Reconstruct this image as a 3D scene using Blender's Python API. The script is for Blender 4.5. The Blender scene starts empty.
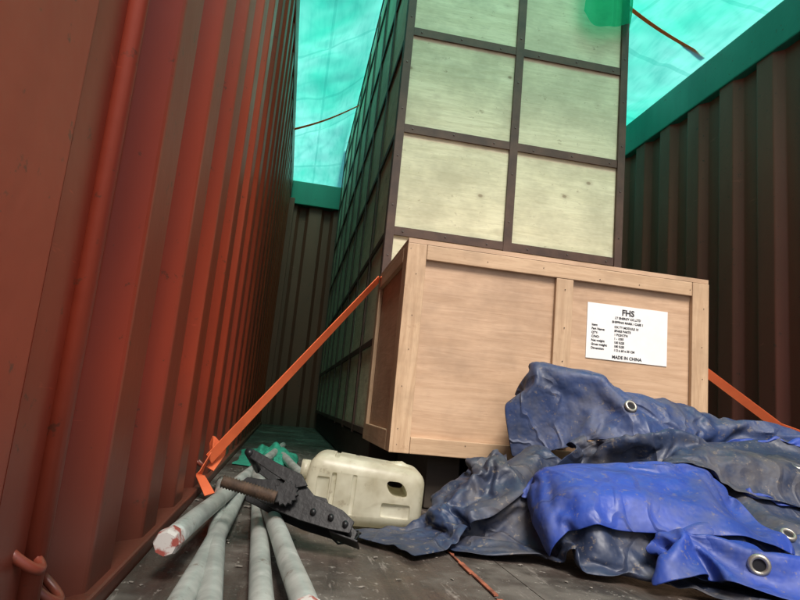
import bpy, bmesh, math, random, time
from mathutils import Vector, Matrix, noise
T0=time.time()
random.seed(4)
scene=bpy.context.scene
COL=scene.collection
R=math.radians
# ---------------------------------------------------------------- helpers
def empty(name,loc=(0,0,0)):
    e=bpy.data.objects.new(name,None); e.location=loc; COL.objects.link(e); return e
def obj(name,me,parent=None,mat=None,smooth=False):
    o=bpy.data.objects.new(name,me); COL.objects.link(o)
    if parent: o.parent=parent
    if mat: 
        me.materials.clear(); me.materials.append(mat)
    if smooth:
        for p in me.polygons: p.use_smooth=True
    return o
def from_bm(name,bm,parent=None,mat=None,smooth=False):
    me=bpy.data.meshes.new(name); bmesh.ops.recalc_face_normals(bm,faces=bm.faces); bm.to_mesh(me); bm.free()
    return obj(name,me,parent,mat,smooth)
def bm_box(bm,x0,x1,y0,y1,z0,z1,mi=0):
    vs=[bm.verts.new((x,y,z)) for x in (x0,x1) for y in (y0,y1) for z in (z0,z1)]
    fs=[(0,1,3,2),(4,6,7,5),(0,4,5,1),(2,3,7,6),(0,2,6,4),(1,5,7,3)]
    for f in fs:
        fa=bm.faces.new([vs[i] for i in f]); fa.material_index=mi
def box(name,x0,x1,y0,y1,z0,z1,parent=None,mat=None,bevel=0.0):
    bm=bmesh.new(); bm_box(bm,x0,x1,y0,y1,z0,z1)
    if bevel:
        bmesh.ops.bevel(bm,geom=list(bm.edges),offset=bevel,segments=2,affect='EDGES',profile=.6)
    return from_bm(name,bm,parent,mat)
def bm_tube(bm,pts,r,seg=12,cap=True,rfun=None):
    pts=[Vector(p) for p in pts]; rings=[]
    t=(pts[1]-pts[0]).normalized(); up=Vector((0,0,1)) if abs(t.z)<.9 else Vector((0,1,0))
    n=t.cross(up).normalized()
    for i,p in enumerate(pts):
        if i==0: t=(pts[1]-pts[0])
        elif i==len(pts)-1: t=(pts[-1]-pts[-2])
        else: t=(pts[i+1]-pts[i-1])
        t.normalize(); n=(n-t*n.dot(t)).normalized(); b=t.cross(n)
        rr=r if rfun is None else rfun(i/(len(pts)-1))*r
        rings.append([bm.verts.new(p+(n*math.cos(2*math.pi*k/seg)+b*math.sin(2*math.pi*k/seg))*rr) for k in range(seg)])
    for a,b in zip(rings[:-1],rings[1:]):
        for k in range(seg):
            bm.faces.new((a[k],a[(k+1)%seg],b[(k+1)%seg],b[k]))
    if cap:
        bm.faces.new(rings[0][::-1]); bm.faces.new(rings[-1])
def tube(name,pts,r,parent=None,mat=None,seg=12,rfun=None):
    bm=bmesh.new(); bm_tube(bm,pts,r,seg,True,rfun); return from_bm(name,bm,parent,mat,True)
def ribbon(name,pts,w,thick,side,parent=None,mat=None,twist=0,n=40,sag=0):
    pts=[Vector(p) for p in pts]; P=[]
    L=[0]
    for a,b in zip(pts[:-1],pts[1:]): L.append(L[-1]+(b-a).length)
    for i in range(n+1):
        s=L[-1]*i/n
        k=max(j for j in range(len(L)) if L[j]<=s+1e-9); k=min(k,len(pts)-2)
        q=pts[k].lerp(pts[k+1],(s-L[k])/(L[k+1]-L[k])); q.z-=sag*math.sin(math.pi*i/n)
        P.append(q)
    bm=bmesh.new(); rows=[]
    for i,p in enumerate(P):
        t=(P[min(i+1,n)]-P[max(i-1,0)]).normalized()
        sd=Vector(side); sd=(sd-t*sd.dot(t)).normalized()
        sd=Matrix.Rotation(twist*i/n,3,t)@sd
        nn=t.cross(sd)
        rows.append([bm.verts.new(p+sd*w*a+nn*thick*b) for a,b in ((-.5,-.5),(.5,-.5),(.5,.5),(-.5,.5))])
    for a,b in zip(rows[:-1],rows[1:]):
        for k in range(4): bm.faces.new((a[k],a[(k+1)%4],b[(k+1)%4],b[k]))
    bm.faces.new(rows[0]); bm.faces.new(rows[-1][::-1])
    return from_bm(name,bm,parent,mat)
# ---------------------------------------------------------------- materials
class M:
    def __init__(s,name):
        s.m=bpy.data.materials.new(name); s.m.use_nodes=True; s.t=s.m.node_tree; s.N=s.t.nodes; s.L=s.t.links
        s.b=s.N['Principled BSDF']; s.out=s.N['Material Output']
        s.tc=s.N.new('ShaderNodeTexCoord')
    def coord(s,scale=(1,1,1),rot=(0,0,0)):
        mp=s.N.new('ShaderNodeMapping'); mp.inputs['Scale'].default_value=scale; mp.inputs['Rotation'].default_value=rot
        s.L.new(s.tc.outputs['Object'],mp.inputs['Vector']); return mp.outputs[0]
    def noise(s,scale,detail=3,rough=.6,vec=None,dist=0):
        n=s.N.new('ShaderNodeTexNoise'); n.inputs['Scale'].default_value=scale; n.inputs['Detail'].default_value=min(detail,4)
        n.inputs['Roughness'].default_value=rough; n.inputs['Distortion'].default_value=dist
        s.L.new(vec or s.coord(),n.inputs['Vector']); return n.outputs['Fac']
    def ramp(s,src,stops,interp='LINEAR'):
        r=s.N.new('ShaderNodeValToRGB'); r.color_ramp.interpolation=interp
        e=r.color_ramp.elements
        while len(e)<len(stops): e.new(.5)
        for k,(p,c) in zip(e,stops):
            k.position=p; k.color=(c,c,c,1) if not hasattr(c,'__len__') else (*c,1)
        s.L.new(src,r.inputs[0]); return r.outputs[0]
    def mix(s,fac,a,b,mode='MIX'):
        n=s.N.new('ShaderNodeMix'); n.data_type='RGBA'; n.blend_type=mode
        for v,i in ((fac,0),(a,6),(b,7)):
            if hasattr(v,'links'): s.L.new(v,n.inputs[i])
            elif hasattr(v,'__len__'): n.inputs[i].default_value=(*v,1)
            else: n.inputs[i].default_value=v
        return n.outputs[2]
    def math(s,op,a,b=0.0):
        n=s.N.new('ShaderNodeMath'); n.operation=op
        for v,i in ((a,0),(b,1)):
            if hasattr(v,'links'): s.L.new(v,n.inputs[i])
            else: n.inputs[i].default_value=v
        return n.outputs[0]
    def crease(s,scale,dist=1.0,detail=2):
        n=s.noise(scale,detail,.5,None,dist)
        a=s.math('ABSOLUTE',s.math('SUBTRACT',n,.5)); return s.ramp(a,[(0,1),(.05,.25),(.25,0)])
    def set(s,inp,v):
        if hasattr(v,'links'): s.L.new(v,s.b.inputs[inp])
        elif hasattr(v,'__len__'): s.b.inputs[inp].default_value=(*v,1)
        else: s.b.inputs[inp].default_value=v
    def bump(s,h,strength=.3,dist=.01):
        n=s.N.new('ShaderNodeBump'); n.inputs['Strength'].default_value=strength; n.inputs['Distance'].default_value=dist
        s.L.new(h,n.inputs['Height']); s.L.new(n.outputs[0],s.b.inputs['Normal']); return n.outputs[0]
def paint_mat(name,base,dark,rust,rough=.38):
    m=M(name)
    big=m.noise(1.6,4,.6,m.coord((1,1,.35)))
    c=m.mix(m.ramp(big,[(.35,0),(.7,1)]),base,dark)
    streak=m.noise(11,3,.6,m.coord((1,1,.06)))
    c=m.mix(m.ramp(streak,[(.5,0),(.72,.5)]),c,dark)
    sc=m.noise(34,4,.75)
    c=m.mix(m.ramp(sc,[(.64,0),(.69,.8)],),c,rust)
    scr=m.noise(5,4,.8,m.coord((1,1,7)))
    c=m.mix(m.ramp(scr,[(.66,0),(.70,.45)]),c,tuple(min(1,x*1.5+.02) for x in base))
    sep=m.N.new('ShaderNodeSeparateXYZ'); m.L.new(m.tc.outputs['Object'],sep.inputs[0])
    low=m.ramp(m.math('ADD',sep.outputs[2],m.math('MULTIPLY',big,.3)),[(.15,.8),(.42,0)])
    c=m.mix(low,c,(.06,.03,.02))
    m.set('Base Color',c)
    m.set('Roughness',m.ramp(big,[(.3,rough-.06),(.75,rough+.2)]))
    m.bump(m.noise(22,2,.7),.10,.008)
    return m.m
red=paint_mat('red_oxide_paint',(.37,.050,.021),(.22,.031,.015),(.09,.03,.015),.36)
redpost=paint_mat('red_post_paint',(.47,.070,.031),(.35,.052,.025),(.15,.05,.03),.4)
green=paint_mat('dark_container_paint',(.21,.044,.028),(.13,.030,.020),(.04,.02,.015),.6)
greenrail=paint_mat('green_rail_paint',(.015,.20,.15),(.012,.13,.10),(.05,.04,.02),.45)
def metal_dark():
    m=M('brown_strap_steel')
    c=m.mix(m.ramp(m.noise(12,4),[(.35,0),(.7,1)]),(.048,.023,.017),(.095,.048,.033))
    m.set('Base Color',c); m.set('Roughness',.6); m.set('Metallic',.1); return m.m
strapsteel=metal_dark()
def wood_mat(name,a,b,knot,axis='x',rough=.65,ring=1.0,blot=.4,spot=0):
    m=M(name)
    st=(1,1,14) if axis=='x' else (14,14,1)
    oi=m.N.new('ShaderNodeObjectInfo')
    cmb=m.N.new('ShaderNodeCombineXYZ'); rr=m.math('MULTIPLY',oi.outputs['Random'],37.0)
    m.L.new(rr,cmb.inputs[0]); m.L.new(rr,cmb.inputs[2])
    def off(c):
        v=m.N.new('ShaderNodeVectorMath'); v.operation='ADD'; m.L.new(c,v.inputs[0]); m.L.new(cmb.outputs[0],v.inputs[1]); return v.outputs[0]
    vo1=off(m.coord(st)); vo2=off(m.coord((1,1,1.4)))
    g=m.noise(3.0,4,.62,vo1,1.6)
    c=m.mix(m.ramp(g,[(.35,0),(.65,1)]),a,b)
    g2=m.noise(24,2,.5,vo1)
    c=m.mix(m.ramp(g2,[(.55,0),(.72,.3)]),c,knot)
    bl=m.noise(4.5,4,.7,vo2)
    c=m.mix(m.ramp(bl,[(.42,0),(.66,blot)]),c,tuple(x*.55 for x in b))
    if spot:
        sp=m.noise(26,4,.8,vo2); c=m.mix(m.ramp(sp,[(.62,0),(.70,spot)]),c,knot)
    if ring:
        vo=m.N.new('ShaderNodeTexVoronoi'); vo.inputs['Scale'].default_value=6.5
        m.L.new(vo2,vo.inputs['Vector'])
        c=m.mix(m.ramp(vo.outputs['Distance'],[(.04,.9*ring),(.075,.25*ring),(.16,0)]),c,knot)
    c=m.mix(m.math('MULTIPLY',oi.outputs['Random'],.35),c,tuple(x*.7 for x in a))
    m.set('Base Color',c); m.set('Roughness',rough)
    m.bump(g,.2,.003)
    return m.m
crateply=wood_mat('pale_crate_board',(.74,.69,.50),(.60,.55,.37),(.18,.12,.065),'x',.7,1.0,.6,.6)
ply=wood_mat('plywood_face',(.57,.385,.25),(.46,.295,.18),(.32,.18,.10),'x',.55,.0,.5,.2)
pine=wood_mat('pine_batten_h',(.58,.40,.25),(.45,.29,.17),(.28,.15,.07),'x',.6,.5,.5,.3)
pinev=wood_mat('pine_batten_v',(.58,.40,.25),(.45,.29,.17),(.28,.15,.07),'z',.6,.5,.5,.3)
dunn=wood_mat('old_dunnage',(.05,.038,.028),(.035,.026,.02),(.03,.02,.015),'x',.8)
def floor_mat():
    m=M('worn_container_floor')
    g=m.noise(2.5,4,.65,m.coord((9,1,1)),.6)
    c=m.mix(m.ramp(g,[(.3,0),(.7,1)]),(.028,.021,.018),(.070,.054,.044))
    d=m.noise(3.4,4,.75)
    c=m.mix(m.ramp(d,[(.50,0),(.62,.7)]),c,(.12,.105,.09))
    sp=m.noise(42,4,.85)
    c=m.mix(m.ramp(sp,[(.61,0),(.66,.7)]),c,(.30,.27,.24))
    sc=m.noise(9,4,.75,m.coord((6,.7,1),(0,0,.35)))
    c=m.mix(m.ramp(sc,[(.60,0),(.66,.5)]),c,(.22,.19,.17))
    m.set('Base Color',c); m.set('Roughness',m.ramp(d,[(.35,.28),(.6,.75)]))
    m.bump(m.math('ADD',g,m.math('MULTIPLY',sp,.6)),.6,.006); return m.m
floorm=floor_mat()
def simple(name,col,rough=.6,metal=0,var=.25,sc=20,bump=.15):
    m=M(name); n=m.noise(sc,4); c=m.mix(m.ramp(n,[(.35,0),(.7,1)]),col,tuple(x*(1-var) for x in col))
    m.set('Base Color',c); m.set('Roughness',rough); m.set('Metallic',metal)
    if bump: m.bump(n,bump,.004)
    return m.m
webm=M('orange_webbing')
webm.set('Base Color',webm.mix(webm.ramp(webm.noise(12),[(.45,0),(.75,.6)]),(.95,.22,.075),(.65,.12,.045)))
webm.set('Roughness',.7)
tl=webm.N.new('ShaderNodeBsdfTranslucent'); tl.inputs[0].default_value=(.95,.28,.08,1); ms=webm.N.new('ShaderNodeMixShader'); ms.inputs[0].default_value=.35
webm.L.new(webm.b.outputs[0],ms.inputs[1]); webm.L.new(tl.outputs[0],ms.inputs[2]); webm.L.new(ms.outputs[0],webm.out.inputs[0]); webm=webm.m
black=simple('black_oiled_steel',(.016,.016,.017),.42,.4,.3,30,.3)
rustroll=simple('rusty_spindle',(.08,.045,.026),.75,.2,.6,60,.5)
galv=M('galvanised_pipe')
gg=galv.noise(16,4,.65)
gc=galv.mix(galv.ramp(gg,[(.35,0),(.65,1)]),(.25,.27,.25),(.41,.43,.40))
gc=galv.mix(galv.ramp(galv.noise(26,4,.8),[(.60,0),(.68,.7)]),gc,(.14,.10,.07))
gc=galv.mix(galv.ramp(galv.noise(7,4,.75),[(.60,0),(.68,.45)]),gc,(.62,.62,.59))
galv.set('Base Color',gc); galv.set('Roughness',.45); galv.set('Metallic',.2); galv.bump(gg,.25,.003); galv=galv.m
tip=M('pipe_end_paint'); tip.set('Base Color',tip.mix(tip.ramp(tip.noise(45,4),[(.47,0),(.56,1)]),(.50,.47,.44),(.28,.06,.045))); tip.set('Roughness',.6); tip=tip.m
can=M('can_plastic')
cn=can.noise(9,4,.75)
cc=can.mix(can.ramp(cn,[(.40,0),(.66,.9)]),(.66,.64,.51),(.40,.36,.26))
cc=can.mix(can.ramp(can.noise(40,4,.8),[(.60,0),(.67,.6)]),cc,(.22,.17,.11))
can.set('Base Color',cc); can.set('Roughness',.38); can.bump(cn,.1,.004)
ctl=can.N.new('ShaderNodeBsdfTranslucent'); ctl.inputs[0].default_value=(.78,.74,.57,1); cms=can.N.new('ShaderNodeMixShader'); cms.inputs[0].default_value=.4
can.L.new(can.b.outputs[0],cms.inputs[1]); can.L.new(ctl.outputs[0],cms.inputs[2]); can.L.new(cms.outputs[0],can.out.inputs[0]); can=can.m
def tarp_pile(name,a,b,dust,amt):
    m=M(name); n=m.noise(5,3,.6)
    c=m.mix(m.ramp(n,[(.4,0),(.65,1)]),a,b)
    d=m.noise(9,4,.75)
    c=m.mix(m.ramp(d,[(.47,0),(.66,amt)]),c,dust)
    cr=m.crease(7,.8,2)
    c=m.mix(m.math('MULTIPLY',cr,.22),c,dust)
    sp=m.noise(60,3,.8); c=m.mix(m.ramp(sp,[(.60,0),(.67,amt)]),c,(.17,.14,.11))
    m.set('Base Color',c); m.set('Roughness',m.ramp(d,[(.4,.46),(.7,.75)])); m.set('Specular IOR Level',.4)
    m.bump(m.math('ADD',m.math('MULTIPLY',cr,.6),m.noise(16,3,.6)),.6,.010); return m.m
bluedark=tarp_pile('grimy_blue_vinyl',(.018,.032,.075),(.017,.022,.038),(.085,.075,.07),.6)
bluemid=tarp_pile('navy_vinyl',(.020,.042,.13),(.018,.030,.07),(.08,.08,.095),.55)
bluebright=tarp_pile('blue_vinyl',(.018,.052,.31),(.015,.040,.20),(.08,.09,.15),.45)
grom=simple('brass_grommet',(.46,.43,.37),.4,.8,.5,60,.1)
hole=simple('grommet_hole',(.006,.006,.008),.9,0,.1,60,0)
gt=M('green_roof_tarp')
s1=gt.noise(1.2,3,.6,gt.coord((1.3,.7,1)),.5)
tcx=gt.mix(gt.ramp(s1,[(.35,0),(.68,1)]),(.03,.76,.50),(.28,.94,.80))
sep=gt.N.new('ShaderNodeSeparateXYZ'); gt.L.new(gt.tc.outputs['Object'],sep.inputs[0])
fx=gt.math('FRACT',gt.math('MULTIPLY',sep.outputs[1],1/.62)); line=gt.math('LESS_THAN',fx,.05)
fx2=gt.math('FRACT',gt.math('MULTIPLY',sep.outputs[0],1/.55)); line2=gt.math('LESS_THAN',fx2,.03)
tcx=gt.mix(gt.math('MULTIPLY',gt.math('MAXIMUM',line,line2),.35),tcx,(.01,.42,.30))
cr=gt.crease(2.2,.4,1)
tcx=gt.mix(gt.math('MULTIPLY',cr,.25),tcx,(.01,.42,.30))
fib=gt.noise(30,2,.6,gt.coord((1,.15,1)))
tcx=gt.mix(gt.ramp(fib,[(.45,0),(.75,.35)]),tcx,(.01,.50,.36))
tr=gt.N.new('ShaderNodeBsdfTranslucent'); gt.L.new(tcx,tr.inputs[0])
df=gt.N.new('ShaderNodeBsdfDiffuse'); df.inputs[0].default_value=(.03,.55,.38,1)
ts=gt.N.new('ShaderNodeBsdfTransparent'); ts.inputs[0].default_value=(.36,.98,.78,1)
bp=gt.N.new('ShaderNodeBump'); bp.inputs['Strength'].default_value=.5; bp.inputs['Distance'].default_value=.03; gt.L.new(gt.noise(4,2,.5),bp.inputs['Height'])
gt.L.new(bp.outputs[0],tr.inputs['Normal'])
m1=gt.N.new('ShaderNodeMixShader'); m1.inputs[0].default_value=.08; gt.L.new(tr.outputs[0],m1.inputs[1]); gt.L.new(df.outputs[0],m1.inputs[2])
m2=gt.N.new('ShaderNodeMixShader'); m2.inputs[0].default_value=.34; gt.L.new(m1.outputs[0],m2.inputs[1]); gt.L.new(ts.outputs[0],m2.inputs[2])
gt.L.new(m2.outputs[0],gt.out.inputs[0]); gt.N.remove(gt.b); gtm=gt.m
conc=simple('yard_concrete',(.38,.36,.33),.85,0,.3,2,0)
paper=simple('label_paper',(.78,.77,.75),.6,0,.06,30,0)
ink=simple('label_ink',(.02,.02,.025),.6,0,.1,30,0)
netm=simple('green_netting_plastic',(.03,.30,.20),.6,0,.5,60,.5)

# ---------------------------------------------------------------- ground + container
g=box('ground',-300,300,-300,300,-.5,-.17,None,conc)
XL,XR,YF,YB,H=-.19,2.14,0.0,5.9,2.37
cont=empty('shipping_container')
def corrugated(name,x,sgn,y0,y1,z0,z1,mat):
    bm=bmesh.new(); prof=[]; y=y0
    prof.append((x,y))
    while y<y1-.28:
        prof+= [(x,y+.105),(x+sgn*.036,y+.145),(x+sgn*.036,y+.238),(x,y+.278)]; y+=.278
    prof.append((x,y1))
    P=[]
    for i,p in enumerate(prof):
        if 0<i<len(prof)-1:
            a=Vector(prof[i-1]);b=Vector(p);c=Vector(prof[i+1])
            da=(a-b).normalized();dc=(c-b).normalized()
            P+= [tuple(b+da*.005),tuple(b+(da+dc)*.0013),tuple(b+dc*.005)]
        else: P.append(p)
    nz=10
    def dent(y,z): return .0025*noise.noise(Vector((y*1.4,z*.9,sgn*3)))
    grid=[[bm.verts.new((px+dent(py,z0+(z1-z0)*k/nz),py,z0+(z1-z0)*k/nz)) for k in range(nz+1)] for px,py in P]
    for a,b in zip(grid[:-1],grid[1:]):
        for k in range(nz): bm.faces.new((a[k],b[k],b[k+1],a[k+1]))
    o=from_bm(name,bm,cont,mat,False)
    s=o.modifiers.new('s','SOLIDIFY'); s.thickness=.002; s.offset=0
    return o
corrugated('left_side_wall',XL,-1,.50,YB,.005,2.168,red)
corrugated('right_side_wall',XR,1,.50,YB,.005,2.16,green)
box('left_front_post',XL-.09,XL+.004,-.02,.498,-.1,H,cont,redpost,.006)
box('right_front_post',XR-.004,XR+.09,-.02,.498,-.1,H,cont,green,.006)
box('left_top_rail',XL-.06,XL+.006,.50,YB+.02,2.162,H,cont,redpost,.006)
box('right_top_rail',XR-.012,XR+.06,.50,YB+.02,2.142,H,cont,greenrail,.008)
box('left_bottom_rail',XL-.055,XL+.012,.50,YB,-.15,.018,cont,red,.004)
box('right_bottom_rail',XR-.012,XR+.055,.50,YB,-.15,.018,cont,green,.004)
bm=bmesh.new(); x=XL
prof=[(XL-.045,YB)]
while x<XR-.25:
    prof+=[(x+.08,YB),(x+.11,YB+.045),(x+.17,YB+.045),(x+.2,YB)]; x+=.24
prof.append((XR+.045,YB))
g0=[(bm.verts.new((a,b,-.03)),bm.verts.new((a,b,2.16))) for a,b in prof]
for a,b in zip(g0[:-1],g0[1:]): bm.faces.new((a[0],b[0],b[1],a[1]))
ew=from_bm('end_wall',bm,cont,green); s=ew.modifiers.new('s','SOLIDIFY'); s.thickness=.003; s.offset=1
box('end_top_rail',XL+.008,XR-.014,YB-.05,YB+.06,2.10,2.33,cont,greenrail,.006)
for nm,xx in (('left_rear_post',XL-.03),('right_rear_post',XR-.05)):
    box(nm,xx,xx+.08,YB-.07,YB-.002,-.02,2.15,cont,green,.005)
tube('lashing_bar',[(XL+.006,.575,.03),(XL+.006,.575,1.1),(XL+.006,.575,2.15)],.010,cont,redpost,16)
def ring(name,x,y,z,sgn,r=.014,t=.0045,parent=cont,mat=red):
    pts=[]
    for k in range(13):
        a=math.pi*k/12; pts.append((x+sgn*r*1.5*math.sin(a),y-r*math.cos(a),z+.01-.016*math.sin(a)))
    return tube(name,pts,t,parent,mat,8)
ring('lashing_ring_a',XL-.004,.560,.105,1); ring('lashing_ring_b',XL-.004,.625,.062,1)
ring('lashing_ring_c',XL-.004,1.63,.07,1); ring('lashing_ring_d',XR+.004,1.7,.16,-1)
fl=empty('container_floor')
bm=bmesh.new(); x=XL+.014; k=0
while x<XR-.02:
    x1=min(x+.58,XR-.014); bm_box(bm,x,x1-.002,-.02,YB-.002,-.03,random.uniform(-.0012,.0)); x=x1
from_bm('boards',bm,fl,floorm)
lm=simple('faded_orange_paint',(.34,.10,.050),.7,0,.75,30,.1)
bm=bmesh.new()
yy=.3
while yy<1.56:
    l=random.uniform(.03,.12); bm_box(bm,.325+random.uniform(-.002,.002),.333+random.uniform(-.003,.003),yy,yy+l,0.001,.0032); yy+=l+random.choice([0,.004,.02])
from_bm('painted_line',bm,fl,lm)
db=bmesh.new()
for i in range(300):
    y=random.uniform(.6,3.4); x=random.uniform(-.16,1.0) if random.random()<.7 else random.uniform(-.17,-.02)
    s=random.uniform(.0012,.0032)*(1 if random.random()<.95 else 2.0)
    mt=Matrix.Translation((x,y,s*.3))@Matrix.Rotation(random.uniform(0,6),4,'Z')@Matrix.Diagonal((s*random.uniform(1,2.5),s,s*.4,1))
    bmesh.ops.create_icosphere(db,subdivisions=1,radius=1,matrix=mt)
for v in db.verts: v.co+=Vector((random.uniform(-.0008,.0008),random.uniform(-.0008,.0008),0))
from_bm('floor_debris',db,None,simple('grit',(.24,.21,.18),.9,0,.8,60,0))
def crumple(name,cx,cy,sx,sy,h,mat,seed,n=46):
    bm=bmesh.new(); G=[]
    for i in range(n+1):
        r=[]
        for j in range(n+1):
            u=i/n*2-1; v=j/n*2-1; rr=min(1,(u*u+v*v)**.5)
            q=Vector((u*1.3,v*1.3,seed)); d=noise.noise(q*1.5); e=abs(noise.noise(q*2.2))
            z=h*max(0,(1-rr**2))*(.5+.9*e+.4*d)+.003
            r.append(bm.verts.new((cx+sx*u*(1+.25*d),cy+sy*v*(1+.25*noise.noise(q+Vector((7,0,0)))),z)))
        G.append(r)
    for i in range(n):
        for j in range(n): bm.faces.new((G[i][j],G[i+1][j],G[i+1][j+1],G[i][j+1]))
    return from_bm(name,bm,None,mat,True)
crumple('green_netting_scrap',-.03,2.65,.12,.35,.06,netm,3)

# ---------------------------------------------------------------- tall crate
tall=empty('tall_wooden_crate')
x0,x1,y0,y1,z0,z1=.285,1.205,2.15,5.82,.14,2.68
rows=[z0+.02,.485,.885,1.285,1.685,2.085,2.485,z1]
xc=(x0+x1)/2
def panel(name,bx):
    o=box(name,*bx,tall,crateply); return o
n=0
for i in range(len(rows)-1):
    for (a,b) in ((x0+.012,xc-.001),(xc+.001,x1-.012)):
        panel('front_board_%d'%n,(a,b,y0+.012+random.uniform(0,.002),y0+.03,rows[i]+.001,rows[i+1]-.001)); n+=1
ys=[y0+.03+(y1-y0-.03)*k/8 for k in range(9)]
for i in range(len(rows)-1):
    for k in range(8):
        panel('side_board_%d'%n,(x0+.012+random.uniform(0,.002),x0+.03,ys[k]+.001,ys[k+1]-.001,rows[i]+.001,rows[i+1]-.001))
        panel('right_side_board_%d'%n,(x1-.03,x1-.012,ys[k]+.001,ys[k+1]-.001,rows[i]+.001,rows[i+1]-.001)); n+=1
box('top_board',x0+.03,x1-.03,y0+.03,y1-.03,z1-.03,z1-.005,tall,crateply)
box('core_back',x0+.03,x1-.03,y1-.03,y1-.01,z0,z1-.03,tall,crateply)
bm=bmesh.new(); W=.016
bm_box(bm,x0-.002,x0+.028,y0-.002,y0+.010,z0,z1); bm_box(bm,x0-.003,x0+.0095,y0+.0105,y0+.04,z0,z1)
bm_box(bm,x1-.028,x1+.002,y0-.002,y0+.010,z0,z1); bm_box(bm,x1-.0095,x1+.003,y0+.0105,y0+.04,z0,z1)
bm_box(bm,xc-W,xc+W,y0,y0+.0095,z0,z1)
for z in rows: 
    bm_box(bm,x0+.029,x1-.029,y0+.003,y0+.0105,z-W,z+W)
    bm_box(bm,x0+.003,x0+.0105,y0+.041,y1,z-W*.7,z+W*.7)
    bm_box(bm,x1-.0105,x1-.003,y0+.041,y1,z-W*.7,z+W*.7)
for y in ys[1:]:
    bm_box(bm,x0+.002,x0+.0095,y-W,y+W,z0,z1); bm_box(bm,x1-.0095,x1-.002,y-W,y+W,z0,z1)
from_bm('steel_straps',bm,tall,strapsteel)
bm=bmesh.new()
def screw(p,ax,r=.0035):
    mtx=Matrix.Translation(p)@(Matrix.Rotation(R(90),4,'X') if ax=='y' else Matrix.Rotation(R(90),4,'Y'))
    bmesh.ops.create_cone(bm,cap_ends=True,segments=8,radius1=r,radius2=r*.7,depth=.003,matrix=mtx)
for z in rows:
    xx=x0+.06
    while xx<x1-.05:
        screw(Vector((xx,y0+.0015,z+random.uniform(-.004,.004))),'y'); xx+=.16
z=z0+.08
while z<z1:
    screw(Vector((xc,y0-.001,z)),'y'); screw(Vector((x0+.013,y0-.003,z)),'y'); screw(Vector((x1-.013,y0-.003,z)),'y'); z+=.19
from_bm('screws',bm,tall,simple('screw_steel',(.12,.10,.09),.5,.5))
for k,x in enumerate((x0+.02,xc-.05,x1-.12)):
    box('skid_%d'%k,x,x+.1,y0+.03,y1-.03,.002,z0-.001,tall,dunn,.004)

# ---------------------------------------------------------------- small crate
sm=empty('plywood_crate')
x0,x1,y0,y1,z0,z1=.27,1.157,1.57,2.115,.142,.698
bw=.052; t=.014
box('front_panel',x0+.01,x1-.01,y0+t,y0+t+.012,z0+.01,z1-.01,sm,ply)
box('left_panel',x0+t,x0+t+.012,y0+t+.013,y1-t-.013,z0+.01,z1-.012,sm,ply)
box('right_panel',x1-t-.012,x1-t,y0+t+.013,y1-t-.013,z0+.01,z1-.012,sm,ply)
box('back_panel',x0+.01,x1-.01,y1-t-.012,y1-t,z0+.01,z1-.012,sm,ply)
box('bottom_panel',x0+.01,x1-.01,y0+t+.013,y1-t-.013,z0+.002,z0+.009,sm,dunn)
box('lid',x0+.001,x1-.001,y0+.001,y1-.001,z1-.011,z1+.001,sm,ply)
box('batten_top',x0+bw+.001,x1-bw-.001,y0,y0+t-.001,z1-bw,z1-.012,sm,pine,.002)
box('batten_bottom',x0+bw+.001,x1-bw-.001,y0,y0+t-.001,z0,z0+bw*.8,sm,pine,.002)
box('batten_left',x0,x0+bw,y0-.001,y0+t-.001,z0,z1-.012,sm,pinev,.002)
box('batten_right',x1-bw,x1,y0-.001,y0+t-.001,z0,z1-.012,sm,pinev,.002)
box('batten_mid',xc-.053,xc-.003,y0+.0005,y0+t-.001,z0+bw*.8+.001,z1-bw-.001,sm,pinev,.002)
for sname,sx in (('l',x0),('r',x1-t+.001)):
    box('side_batten_top_'+sname,sx,sx+t-.001,y0+t+bw,y1-bw-.001,z1-bw,z1-.0125,sm,pine,.002)
    box('side_batten_bottom_'+sname,sx,sx+t-.001,y0+t+bw,y1-bw-.001,z0,z0+bw,sm,pine,.002)
    box('side_batten_front_'+sname,sx+.0005,sx+t-.001,y0+t+.0005,y0+t+bw-.001,z0,z1-.0125,sm,pinev,.002)
    box('side_batten_back_'+sname,sx+.0005,sx+t-.001,y1-bw,y1,z0,z1-.0125,sm,pinev,.002)
for k,x in enumerate((x0+.12,xc-.05,x1-.13)):
    box('skid_%d'%k,x,x+.09,y0+.08,y1-.03,.002,z0-.001,sm,dunn,.004)
bm=bmesh.new()
for i in range(6):
    xx=x0+.03+i*(x1-x0-.06)/5
    for zz in (z1-.035,z0+.028): screw(Vector((xx+random.uniform(-.03,.03),y0-.0003,zz+random.uniform(-.012,.012))),'y',.0014)
for i in range(5):
    zz=z0+.07+i*.1
    for xx in (x0+.028,x1-.028,xc-.03): screw(Vector((xx+random.uniform(-.012,.012),y0-.001,zz+random.uniform(-.02,.02))),'y',.0014)
from_bm('nails',bm,sm,black)
lx0,lx1,lz0,lz1=.792,1.036,.437,.592
bm=bmesh.new(); bm_box(bm,lx0,lx1,y0+t-.0022,y0+t-.0008,lz0,lz1); lab=from_bm('label_sheet',bm,sm,paper)
def text(s,x,z,size,align='LEFT',bold=False):
    cu=bpy.data.curves.new('label_text','FONT'); cu.body=s; cu.size=size; cu.align_x=align; cu.extrude=.0002; cu.resolution_u=3
    if bold: cu.offset=size*.03
    o=bpy.data.objects.new('label_text',cu); COL.objects.link(o); o.location=(x,y0+t-.0028,z); o.rotation_euler=(R(90),0,0)
    cu.materials.append(ink); o.parent=sm
cx=(lx0+lx1)/2
text('FHS',cx,lz1-.026,.023,'CENTER',True)
text('LT ENERGY CO.,LTD',cx,lz1-.038,.0085,'CENTER',True)
text('SHIPPING MARK / CASE 1',cx,lz1-.050,.0085,'CENTER',True)
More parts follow.
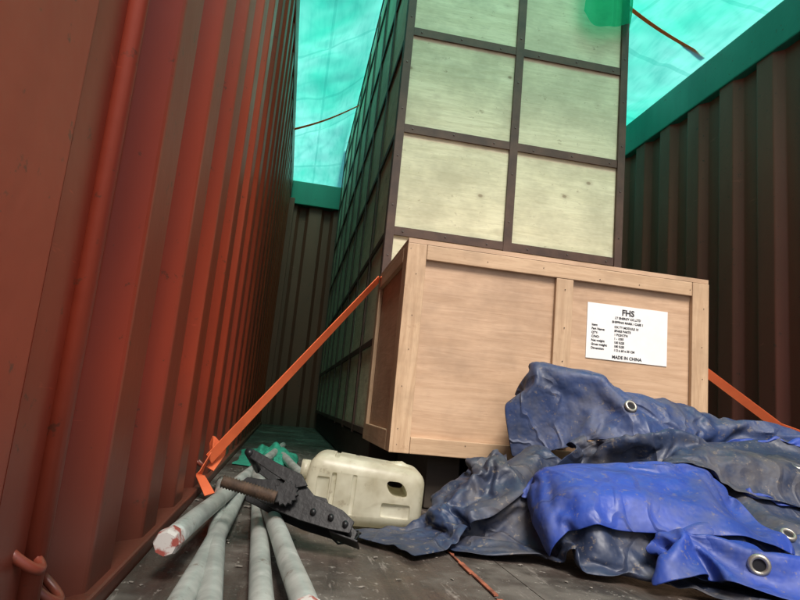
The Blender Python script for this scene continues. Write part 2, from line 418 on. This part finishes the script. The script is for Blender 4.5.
L=[('Item:','DX TY MODULE 10'),('Part Name:','SPARE PARTS'),('QTY:','1 PCS/CTN'),('C/NO:','1 - 1035'),('Net weight:','150 KGS'),('Gross weight:','180 KGS'),('Dimension:','112 x 60 x 55 CM')]
for i,(a,b) in enumerate(L):
    text(a,lx0+.014,lz1-.064-i*.0108,.0085,'LEFT',True); text(b,lx0+.082,lz1-.064-i*.0108,.0085,'LEFT',True)
text('MADE IN CHINA',cx,lz0+.006,.012,'CENTER',True)

# ---------------------------------------------------------------- straps
st=empty('orange_lashing_strap')
ribbon('webbing',[(XL+.025,1.63,.085),(.262,2.05,.675)],.030,.0022,(.1,.2,-1),st,webm,.35)
ribbon('webbing_over_top',[(.262,2.05,.675),(.285,2.07,.7035),(.8,2.09,.7035),(1.14,2.07,.7035),(1.165,2.05,.68)],.03,.002,(0,1,0),st,webm)
ribbon('webbing_tail',[(XL+.028,1.62,.10),(XL+.012,1.60,.05),(XL+.045,1.56,.012)],.024,.002,(0,1,.2),st,webm,.8)
ribbon('webbing_loop',[(XL+.028,1.64,.10),(XL+.02,1.68,.13),(XL+.05,1.69,.10),(XL+.03,1.64,.06)],.020,.002,(0,.4,1),st,webm,.8)
ribbon('webbing_right',[(1.165,2.05,.68),(1.63,1.85,.31),(XR-.04,1.7,.17)],.030,.0022,(.1,.2,-1),st,webm,.35)
rs=empty('orange_roof_strap')
ribbon('webbing',[(1.215,2.75,2.68),(XR-.01,2.95,2.42)],.030,.002,(0,1,0),rs,webm,.3,sag=.05)
rs2=empty('orange_roof_strap')
ribbon('webbing',[(.29,4.6,2.58),(XL+.01,4.5,2.25)],.022,.002,(0,1,0),rs2,webm,.3,sag=.02)

# ---------------------------------------------------------------- roof tarp
def tz(x,y):
    a,b=.285,1.205
    if x<a: u=(x-(XL-.05))/(a-(XL-.05)); z=2.385+(2.70-2.385)*u-.05*math.sin(math.pi*max(0,min(1,u)))
    elif x>b: u=(x-b)/(XR+.05-b); z=2.70+(2.385-2.70)*u-.07*math.sin(math.pi*max(0,min(1,u)))
    else: z=2.70
    k=0 if a<x<b else 1
    edge=min(abs(x-XL+.05),abs(x-XR-.05),abs(x-a),abs(x-b))
    s=min(1,edge*6)
    z+=s*.03*math.sin(y*5.1+math.sin(x*3)*1.5)*k + s*.04*noise.noise(Vector((x*2.5,y*2.2,1)))*k
    z+=s*.03*abs(noise.noise(Vector((x*5,y*4,4))))*k+ .006*noise.noise(Vector((x*15,y*12,9)))
    if y<2.15: z-=.10*min(1,(2.15-y))*(.3+.7*math.sin(math.pi*(x-XL)/(XR-XL)))
    y2=5.1 if x<a-.02 or x>b+.02 else 5.83
    if y>y2: z=z+(2.345-z)*min(1,(y-y2)/(5.93-y2))
    return z
bm=bmesh.new(); nx,ny=110,170
X0,X1,Y0,Y1=XL-.05,XR+.05,1.08,6.0
G=[[bm.verts.new((X0+(X1-X0)*i/nx,Y0+(Y1-Y0)*j/ny,tz(X0+(X1-X0)*i/nx,Y0+(Y1-Y0)*j/ny))) for j in range(ny+1)] for i in range(nx+1)]
for i in range(nx):
    for j in range(ny): bm.faces.new((G[i][j],G[i+1][j],G[i+1][j+1],G[i][j+1]))
for i,sx in ((0,-1),(nx,1)):
    lower=[bm.verts.new((G[i][j].co.x+sx*(.02+.012*math.sin(j*.5)),G[i][j].co.y,1.95+.03*math.sin(j*.3))) for j in range(ny+1)]
    for j in range(ny): bm.faces.new((G[i][j],G[i][j+1],lower[j+1],lower[j]))
lower=[bm.verts.new((G[i][ny].co.x,Y1+.02,2.0)) for i in range(nx+1)]
for i in range(nx): bm.faces.new((G[i][ny],G[i+1][ny],lower[i+1],lower[i]))
rt=from_bm('green_roof_tarp',bm,None,gtm,True)
bm=bmesh.new(); nx,ny=40,50; G=[]
for i in range(nx+1):
    row=[]
    u=i/nx
    for j in range(ny+1):
        v=j/ny
        z=2.70-(.83+.03*math.sin(u*5)+.05*u)*v
        x=.97+.26*u*(1-.15*v)+.01*math.sin(v*9)
        y=2.105-.012*v*(1+.8*math.sin(u*13+v*2))+.01*noise.noise(Vector((u*4,v*5,2)))
        if u>.9: y+=(u-.9)*.5
        row.append(bm.verts.new((x,y,z)))
    G.append(row)
for i in range(nx):
    for j in range(ny): bm.faces.new((G[i][j],G[i+1][j],G[i+1][j+1],G[i][j+1]))
from_bm('green_tarp_flap',bm,rt,gtm,True)

# ---------------------------------------------------------------- pipes
def pipe(a,b,r=.0165,tips=True):
    a=Vector(a);b=Vector(b); e=empty('steel_pipe'); d=(b-a).normalized(); n=24
    bm=bmesh.new(); bm_tube(bm,[a.lerp(b,k/n)+Vector((0,0,.001*math.sin(k))) for k in range(n+1)],r,20); from_bm('tube',bm,e,galv,True)
    bm=bmesh.new(); bm_tube(bm,[a-d*.020,a-d*.012,a+d*.012,a+d*.02],r*1.16,8,True,lambda u:(.85,1,1,.97)[int(round(u*3))])
    from_bm('end_cap',bm,e,tip)
    return e
pipe((-.127,.90,.050),(.02,3.1,.028),.0150)
pipe((-.085,.66,.018),(-.072,2.1,.018),.0150)
pipe((-.042,.60,.018),(-.135,1.75,.018),.0150)
pipe((.010,.60,.018),(-.050,1.90,.018),.0150)
pipe((.052,.675,.034),(-.050,1.75,.045),.0150)
pipe((.11,1.62,.024),(-.02,3.0,.024),.015)

# ---------------------------------------------------------------- jerrycan
jc=empty('plastic_jerrycan')
def add_bool(o,c,op='DIFFERENCE'):
    m=o.modifiers.new('b','BOOLEAN'); m.object=c; m.operation=op; m.solver='EXACT'
    dg=bpy.context.evaluated_depsgraph_get(); me=bpy.data.meshes.new_from_object(o.evaluated_get(dg)); o.modifiers.clear(); o.data=me
    bpy.data.objects.remove(c)
def rbox(name,x0,x1,y0,y1,z0,z1,bev,seg=4,taper=None):
    bm=bmesh.new(); bm_box(bm,x0,x1,y0,y1,z0,z1)
    if taper: 
        for v in bm.verts: taper(v)
    bmesh.ops.bevel(bm,geom=list(bm.edges),offset=bev,segments=seg,affect='EDGES',profile=.5)
    return from_bm(name,bm)
Lc,Wc,Hc=.262,.17,.142
def tp(v):
    if v.co.x>0: v.co.z=v.co.z*.86-.004
    if v.co.x<0 and v.co.z>0: v.co.x+=.018
    if v.co.y<0 and v.co.x>0: v.co.y+=.016
body=rbox('body',-Lc/2,Lc/2-.004,-Wc/2,Wc/2,-Hc/2,Hc/2,.030,7,tp)
h=rbox('hole',.050,.088,-.2,.2,.002,.032,.012,4)
for v in h.data.vertices: v.co.x+= -v.co.z*.5+.008
add_bool(body,h)
for gx in (-.062,-.02,.020):
    c=rbox('g',gx-.005,gx+.005,-.12,-.076,-.044,.036,.003,2); add_bool(body,c)
    c=rbox('g',gx-.005,gx+.005,-.09,.09,Hc/2-.007,.12,.002,2); add_bool(body,c)
c=rbox('g',-.096,-.070,-.12,-.079,-.034,.026,.003,2); add_bool(body,c)
c=rbox('g',.04,.10,-.12,-.067,-.040,-.012,.004,2); add_bool(body,c)
body.data.materials.clear(); body.data.materials.append(can); body.parent=jc
for p in body.data.polygons: p.use_smooth=True
bv=body.modifiers.new('bev','BEVEL'); bv.width=.004; bv.segments=3; bv.limit_method='ANGLE'; bv.angle_limit=R(35)
tube('grip_bar',[(.045,0,Hc/2-.020),(.075,0,Hc/2-.016),(.100,0,Hc/2-.028)],.014,jc,can,14)
tube('spout_cap',[(-Lc/2-.008,.035,.02),(-Lc/2+.01,.035,.02)],.024,jc,can,20)
jc.location=(.188,1.375,Hc/2+.002); jc.rotation_euler=(0,R(2),R(-7))

# ---------------------------------------------------------------- ratchet puller (black)
rp=empty('ratchet_puller')
def plate(name,pts,th,y,mat=black):
    bm=bmesh.new(); vs=[bm.verts.new((p[0],y,p[1])) for p in pts]; f=bm.faces.new(vs)
    r=bmesh.ops.extrude_face_region(bm,geom=[f]); bmesh.ops.translate(bm,verts=[v for v in r['geom'] if isinstance(v,bmesh.types.BMVert)],vec=(0,th,0))
    bmesh.ops.bevel(bm,geom=list(bm.edges),offset=.0008,segments=1,affect='EDGES')
    return from_bm(name,bm,rp,mat)
side=[(-.11,.0),(-.10,.018),(-.07,.024),(-.03,.040),(.01,.044),(.04,.028),(.10,.022),(.128,.01),(.128,-.012),(.09,-.018),(.03,-.022),(-.02,-.02),(-.08,-.012),(-.105,-.01)]
plate('side_plate_a',side,.004,-.032); plate('side_plate_b',side,.004,.028)
hs=[(-.125,.055),(-.115,.070),(-.05,.060),(.0,.056),(.02,.040),(.0,.028),(-.06,.040)]
plate('handle_plate_a',hs,.003,-.040); plate('handle_plate_b',hs,.003,.037)
tube('handle_grip',[(-.118,-.045,.060),(-.118,.045,.060)],.008,rp,black,12)
tube('spindle',[(-.01,-.045,.01),(-.01,.045,.01)],.011,rp,black,16)
nr=36
tube('threaded_roll',[(-.02-.10*k/nr,-.058-.02*k/nr,-.006-.012*k/nr) for k in range(nr+1)],.011,rp,rustroll,14,lambda u:1+.12*math.cos(u*nr*math.pi))
for yy in (-.050,.042):
    prof=[] 
    for k in range(28):
        rr=.025 if k%2 else .020; a=2*math.pi*k/28; prof.append((-.01+rr*math.cos(a),.01+rr*math.sin(a)))
    plate('ratchet_wheel',prof,.007,yy)
for k,(px_,pz) in enumerate(((.05,.0),(.085,.002),(.115,0))): tube('bolt_%d'%k,[(px_,-.038,pz),(px_,.038,pz)],.0055,rp,black,10)
plate('cross_web',[(.02,.0),(.12,.0),(.12,.004),(.02,.004)],.056,-.028)
tube('loose_wire',[(.10+.03*math.sin(k*.5),.03+.025*math.cos(k*.37),-.0+.018*math.sin(k*.9)) for k in range(22)],.0022,rp,black,5)
box('foot_plate',.09,.145,-.024,.024,-.020,-.0165,rp,black,.001)
plate('pawl',[(.02,.03),(.06,.034),(.075,.018),(.04,.010)],.05,-.025)
rp.location=(.036,1.125,.064); rp.rotation_euler=(R(-28),R(12),R(-22)); rp.scale=(.90,.90,.90)

# ---------------------------------------------------------------- blue tarp heap (cloth settled on folds, then frozen)
bt=empty('blue_tarp_pile')
helpers=[]
def collider(o,th=.004):
    o.modifiers.new('c','COLLISION'); o.collision.thickness_outer=th; o.collision.cloth_friction=30; helpers.append(o)
def hull(pts):
    bm=bmesh.new()
    for p in pts: bm.verts.new(p)
    bmesh.ops.convex_hull(bm,input=bm.verts); bmesh.ops.delete(bm,geom=[v for v in bm.verts if not v.link_faces],context='VERTS')
    o=from_bm('lump',bm); collider(o); return o
def prism(a,b,w,ha,hb,top=.25):
    a=Vector((a[0],a[1],0)); b=Vector((b[0],b[1],0)); d=(b-a).normalized(); n=Vector((-d.y,d.x,0))
    pts=[]
    for p,h in ((a,ha),(b,hb)):
        pts+= [p+n*w,p-n*w,p+n*w*top+Vector((0,0,h)),p-n*w*top+Vector((0,0,h))]
    return hull(pts)
fb=box('fb',-1,3,0,3,-.3,0.002); collider(fb)
cb=box('cb',.27,1.157,1.57,2.2,.0,.72); collider(cb)
prism((.61,1.49),(.76,1.42),.055,.39,.37,.5)
prism((.76,1.43),(1.15,1.44),.11,.34,.26,.3)
prism((1.15,1.42),(1.6,1.30),.15,.27,.24,.3)
prism((.88,1.30),(1.35,1.23),.08,.20,.19,.3)
hull([(.52,1.22,0),(.54,1.04,0),(.82,1.01,0),(.86,1.21,0),(.53,1.20,.15),(.56,1.08,.12),(.79,1.05,.11),(.82,1.20,.17)])
prism((.38,1.28),(.60,1.40),.05,.08,.19,.35)
prism((.95,1.08),(1.4,1.05),.07,.10,.09,.3)
def sheet(name,cx,cy,sx,sy,rot,z,n,grow,frames,mat,bend=1.5,seed=0,amp=.03,tilt=(0,0),clip=None):
    ny=max(8,int(n*sy/sx)); bm=bmesh.new(); ca,sa=math.cos(rot),math.sin(rot); G=[]
    for i in range(n+1):
        r=[]
        for j in range(ny+1):
            u=(i/n-.5)*sx; v=(j/ny-.5)*sy
            if clip: v=sy/2-(sy/2-v)*clip(i/n)
            r.append(bm.verts.new((cx+u*ca-v*sa,cy+u*sa+v*ca,z+u*tilt[0]+v*tilt[1]+amp*noise.noise(Vector((u*6,v*6,seed)))+amp*.6*noise.noise(Vector((u*14,v*14,seed))))))
        G.append(r)
    for i in range(n):
        for j in range(ny): bm.faces.new((G[i][j],G[i+1][j],G[i+1][j+1],G[i][j+1]))
    o=from_bm(name,bm)
    m=o.modifiers.new('cloth','CLOTH'); s=m.settings; s.quality=5; s.mass=.4
    s.tension_stiffness=40; s.compression_stiffness=40; s.shear_stiffness=25; s.bending_stiffness=bend; s.air_damping=2
    s.shrink_min=-grow
    c=m.collision_settings; c.use_collision=True; c.distance_min=.004; c.collision_quality=2; c.use_self_collision=True; c.self_distance_min=.004; c.self_friction=10
    m.point_cache.frame_start=1; m.point_cache.frame_end=frames
    scene.frame_start=1; scene.frame_end=frames
    for f in range(1,frames+1): scene.frame_set(f)
    dg=bpy.context.evaluated_depsgraph_get(); me=bpy.data.meshes.new_from_object(o.evaluated_get(dg)); o.modifiers.clear(); o.data=me
    me.materials.clear(); me.materials.append(mat)
    for p in me.polygons: p.use_smooth=True
    return o
tt=time.time(); sheets={}; TT=[]
def S(*a,**k):
    o=sheet(*a,**k); o.parent=bt; collider(o,.003); sheets[a[0]]=o; TT.append(round(time.time()-tt,1)); return o
S('grimy_sheet',.99,1.285,1.12,.56,0,.44,104,.5,38,bluedark,.5,1,clip=lambda u: .45+.55*min(1,u/.38))
S('left_tongue_fold',.51,1.345,.32,.14,.40,.30,46,.45,30,bluedark,1.5,21,amp=.05,tilt=(.35,0))
S('middle_fold',1.00,1.30,.56,.15,-.05,.40,60,.6,30,bluedark,1.0,14,amp=.05,tilt=(-.1,0))
S('upper_fold',.90,1.43,.66,.20,-.05,.46,64,.3,32,bluemid,3.0,9,tilt=(-.15,0))
S('lower_fold',1.02,1.05,.50,.10,-.05,.26,52,.6,30,bluemid,1.0,31,amp=.05)
S('bright_front_fold',.69,1.11,.42,.26,-.10,.30,40,.20,34,bluebright,6,5,amp=.03)
S('bright_corner_fold',1.20,1.25,.46,.22,.1,.38,40,.18,34,bluebright,6,7)
S('bright_floor_fold',.91,.930,.62,.14,-.05,.20,44,.14,34,bluebright,6,8,amp=.02)
for o in helpers:
    if o.name in sheets or o in sheets.values(): o.modifiers.clear()
    else: bpy.data.objects.remove(o)
for o in sheets.values():
    sd=o.modifiers.new('t','SOLIDIFY'); sd.thickness=.0016
    sb=o.modifiers.new('sub','SUBSURF'); sb.levels=1; sb.render_levels=1
scene.frame_set(1)
def grommet(sh,p,r=.017):
    p=Vector(p); ok,loc,nor,idx=sh.closest_point_on_mesh(p)
    if nor.dot(Vector((0,0,.4))-loc)<0: nor=-nor
    bm=bmesh.new(); q=nor.to_track_quat('Z','Y').to_matrix().to_4x4(); mt=Matrix.Translation(loc+nor*.003)@q
    seg=24; prof=[(r*.55,-.002),(r*.6,.002),(r*.8,.0032),(r,.001),(r*1.02,-.003)]
    rings=[[bm.verts.new(mt@Vector((a*math.cos(2*math.pi*k/seg),a*math.sin(2*math.pi*k/seg),b))) for k in range(seg)] for a,b in prof]
    for a,b in zip(rings[:-1],rings[1:]):
        for k in range(seg): bm.faces.new((a[k],a[(k+1)%seg],b[(k+1)%seg],b[k]))
    from_bm('grommet_ring',bm,bt,grom,True)
    bm=bmesh.new(); bm.faces.new([bm.verts.new(mt@Vector((r*.57*math.cos(2*math.pi*k/seg),r*.57*math.sin(2*math.pi*k/seg),-.0005))) for k in range(seg)])
    from_bm('grommet_opening',bm,bt,hole)
grommet(sheets['upper_fold'],(.79,1.30,.33),.015); grommet(sheets['bright_floor_fold'],(.775,.925,.06),.017); grommet(sheets['lower_fold'],(.90,1.03,.2),.014); grommet(sheets['bright_corner_fold'],(1.12,1.18,.30),.015)

# ---------------------------------------------------------------- light + camera
w=bpy.data.worlds.new('World'); scene.world=w; w.use_nodes=True
sky=w.node_tree.nodes.new('ShaderNodeTexSky'); sky.sky_type='NISHITA'; sky.sun_disc=False
az=179; el=54
sky.sun_elevation=R(el); sky.sun_rotation=R(az); sky.dust_density=4; sky.air_density=1
w.node_tree.links.new(sky.outputs[0],w.node_tree.nodes['Background'].inputs[0]); w.node_tree.nodes['Background'].inputs[1].default_value=.15
sd=Vector((math.sin(R(az))*math.cos(R(el)),math.cos(R(az))*math.cos(R(el)),math.sin(R(el))))
l=bpy.data.lights.new('sun','SUN'); l.energy=4.5; l.angle=R(20); l.color=(1,.95,.88)
lo=bpy.data.objects.new('sun',l); COL.objects.link(lo); lo.rotation_euler=(-sd).to_track_quat('-Z','Y').to_euler(); lo.location=(0,-3,8)
cam=bpy.data.cameras.new('camera'); co=bpy.data.objects.new('camera',cam); COL.objects.link(co); scene.camera=co
cam.sensor_width=36; cam.lens=27.9; cam.clip_start=.02; cam.clip_end=1000
Xr=Vector((.97909,-.12281,.16219)); Dr=Vector((-.18021,-.15357,.97157)); Ur=Vector((.09441,.98048,.17249))
r=Vector((Xr.x,Dr.x,Ur.x)); f=Vector((Xr.z,Dr.z,Ur.z))
r.normalize(); f=(f-r*f.dot(r)).normalized(); u=r.cross(f)
co.matrix_world=Matrix((( r.x,u.x,-f.x,0),(r.y,u.y,-f.y,0),(r.z,u.z,-f.z,.25),(0,0,0,1)))
scene.view_settings.view_transform='Standard'; scene.view_settings.look='None'; scene.view_settings.exposure=0
print('TIMES',TT,time.time()-T0)
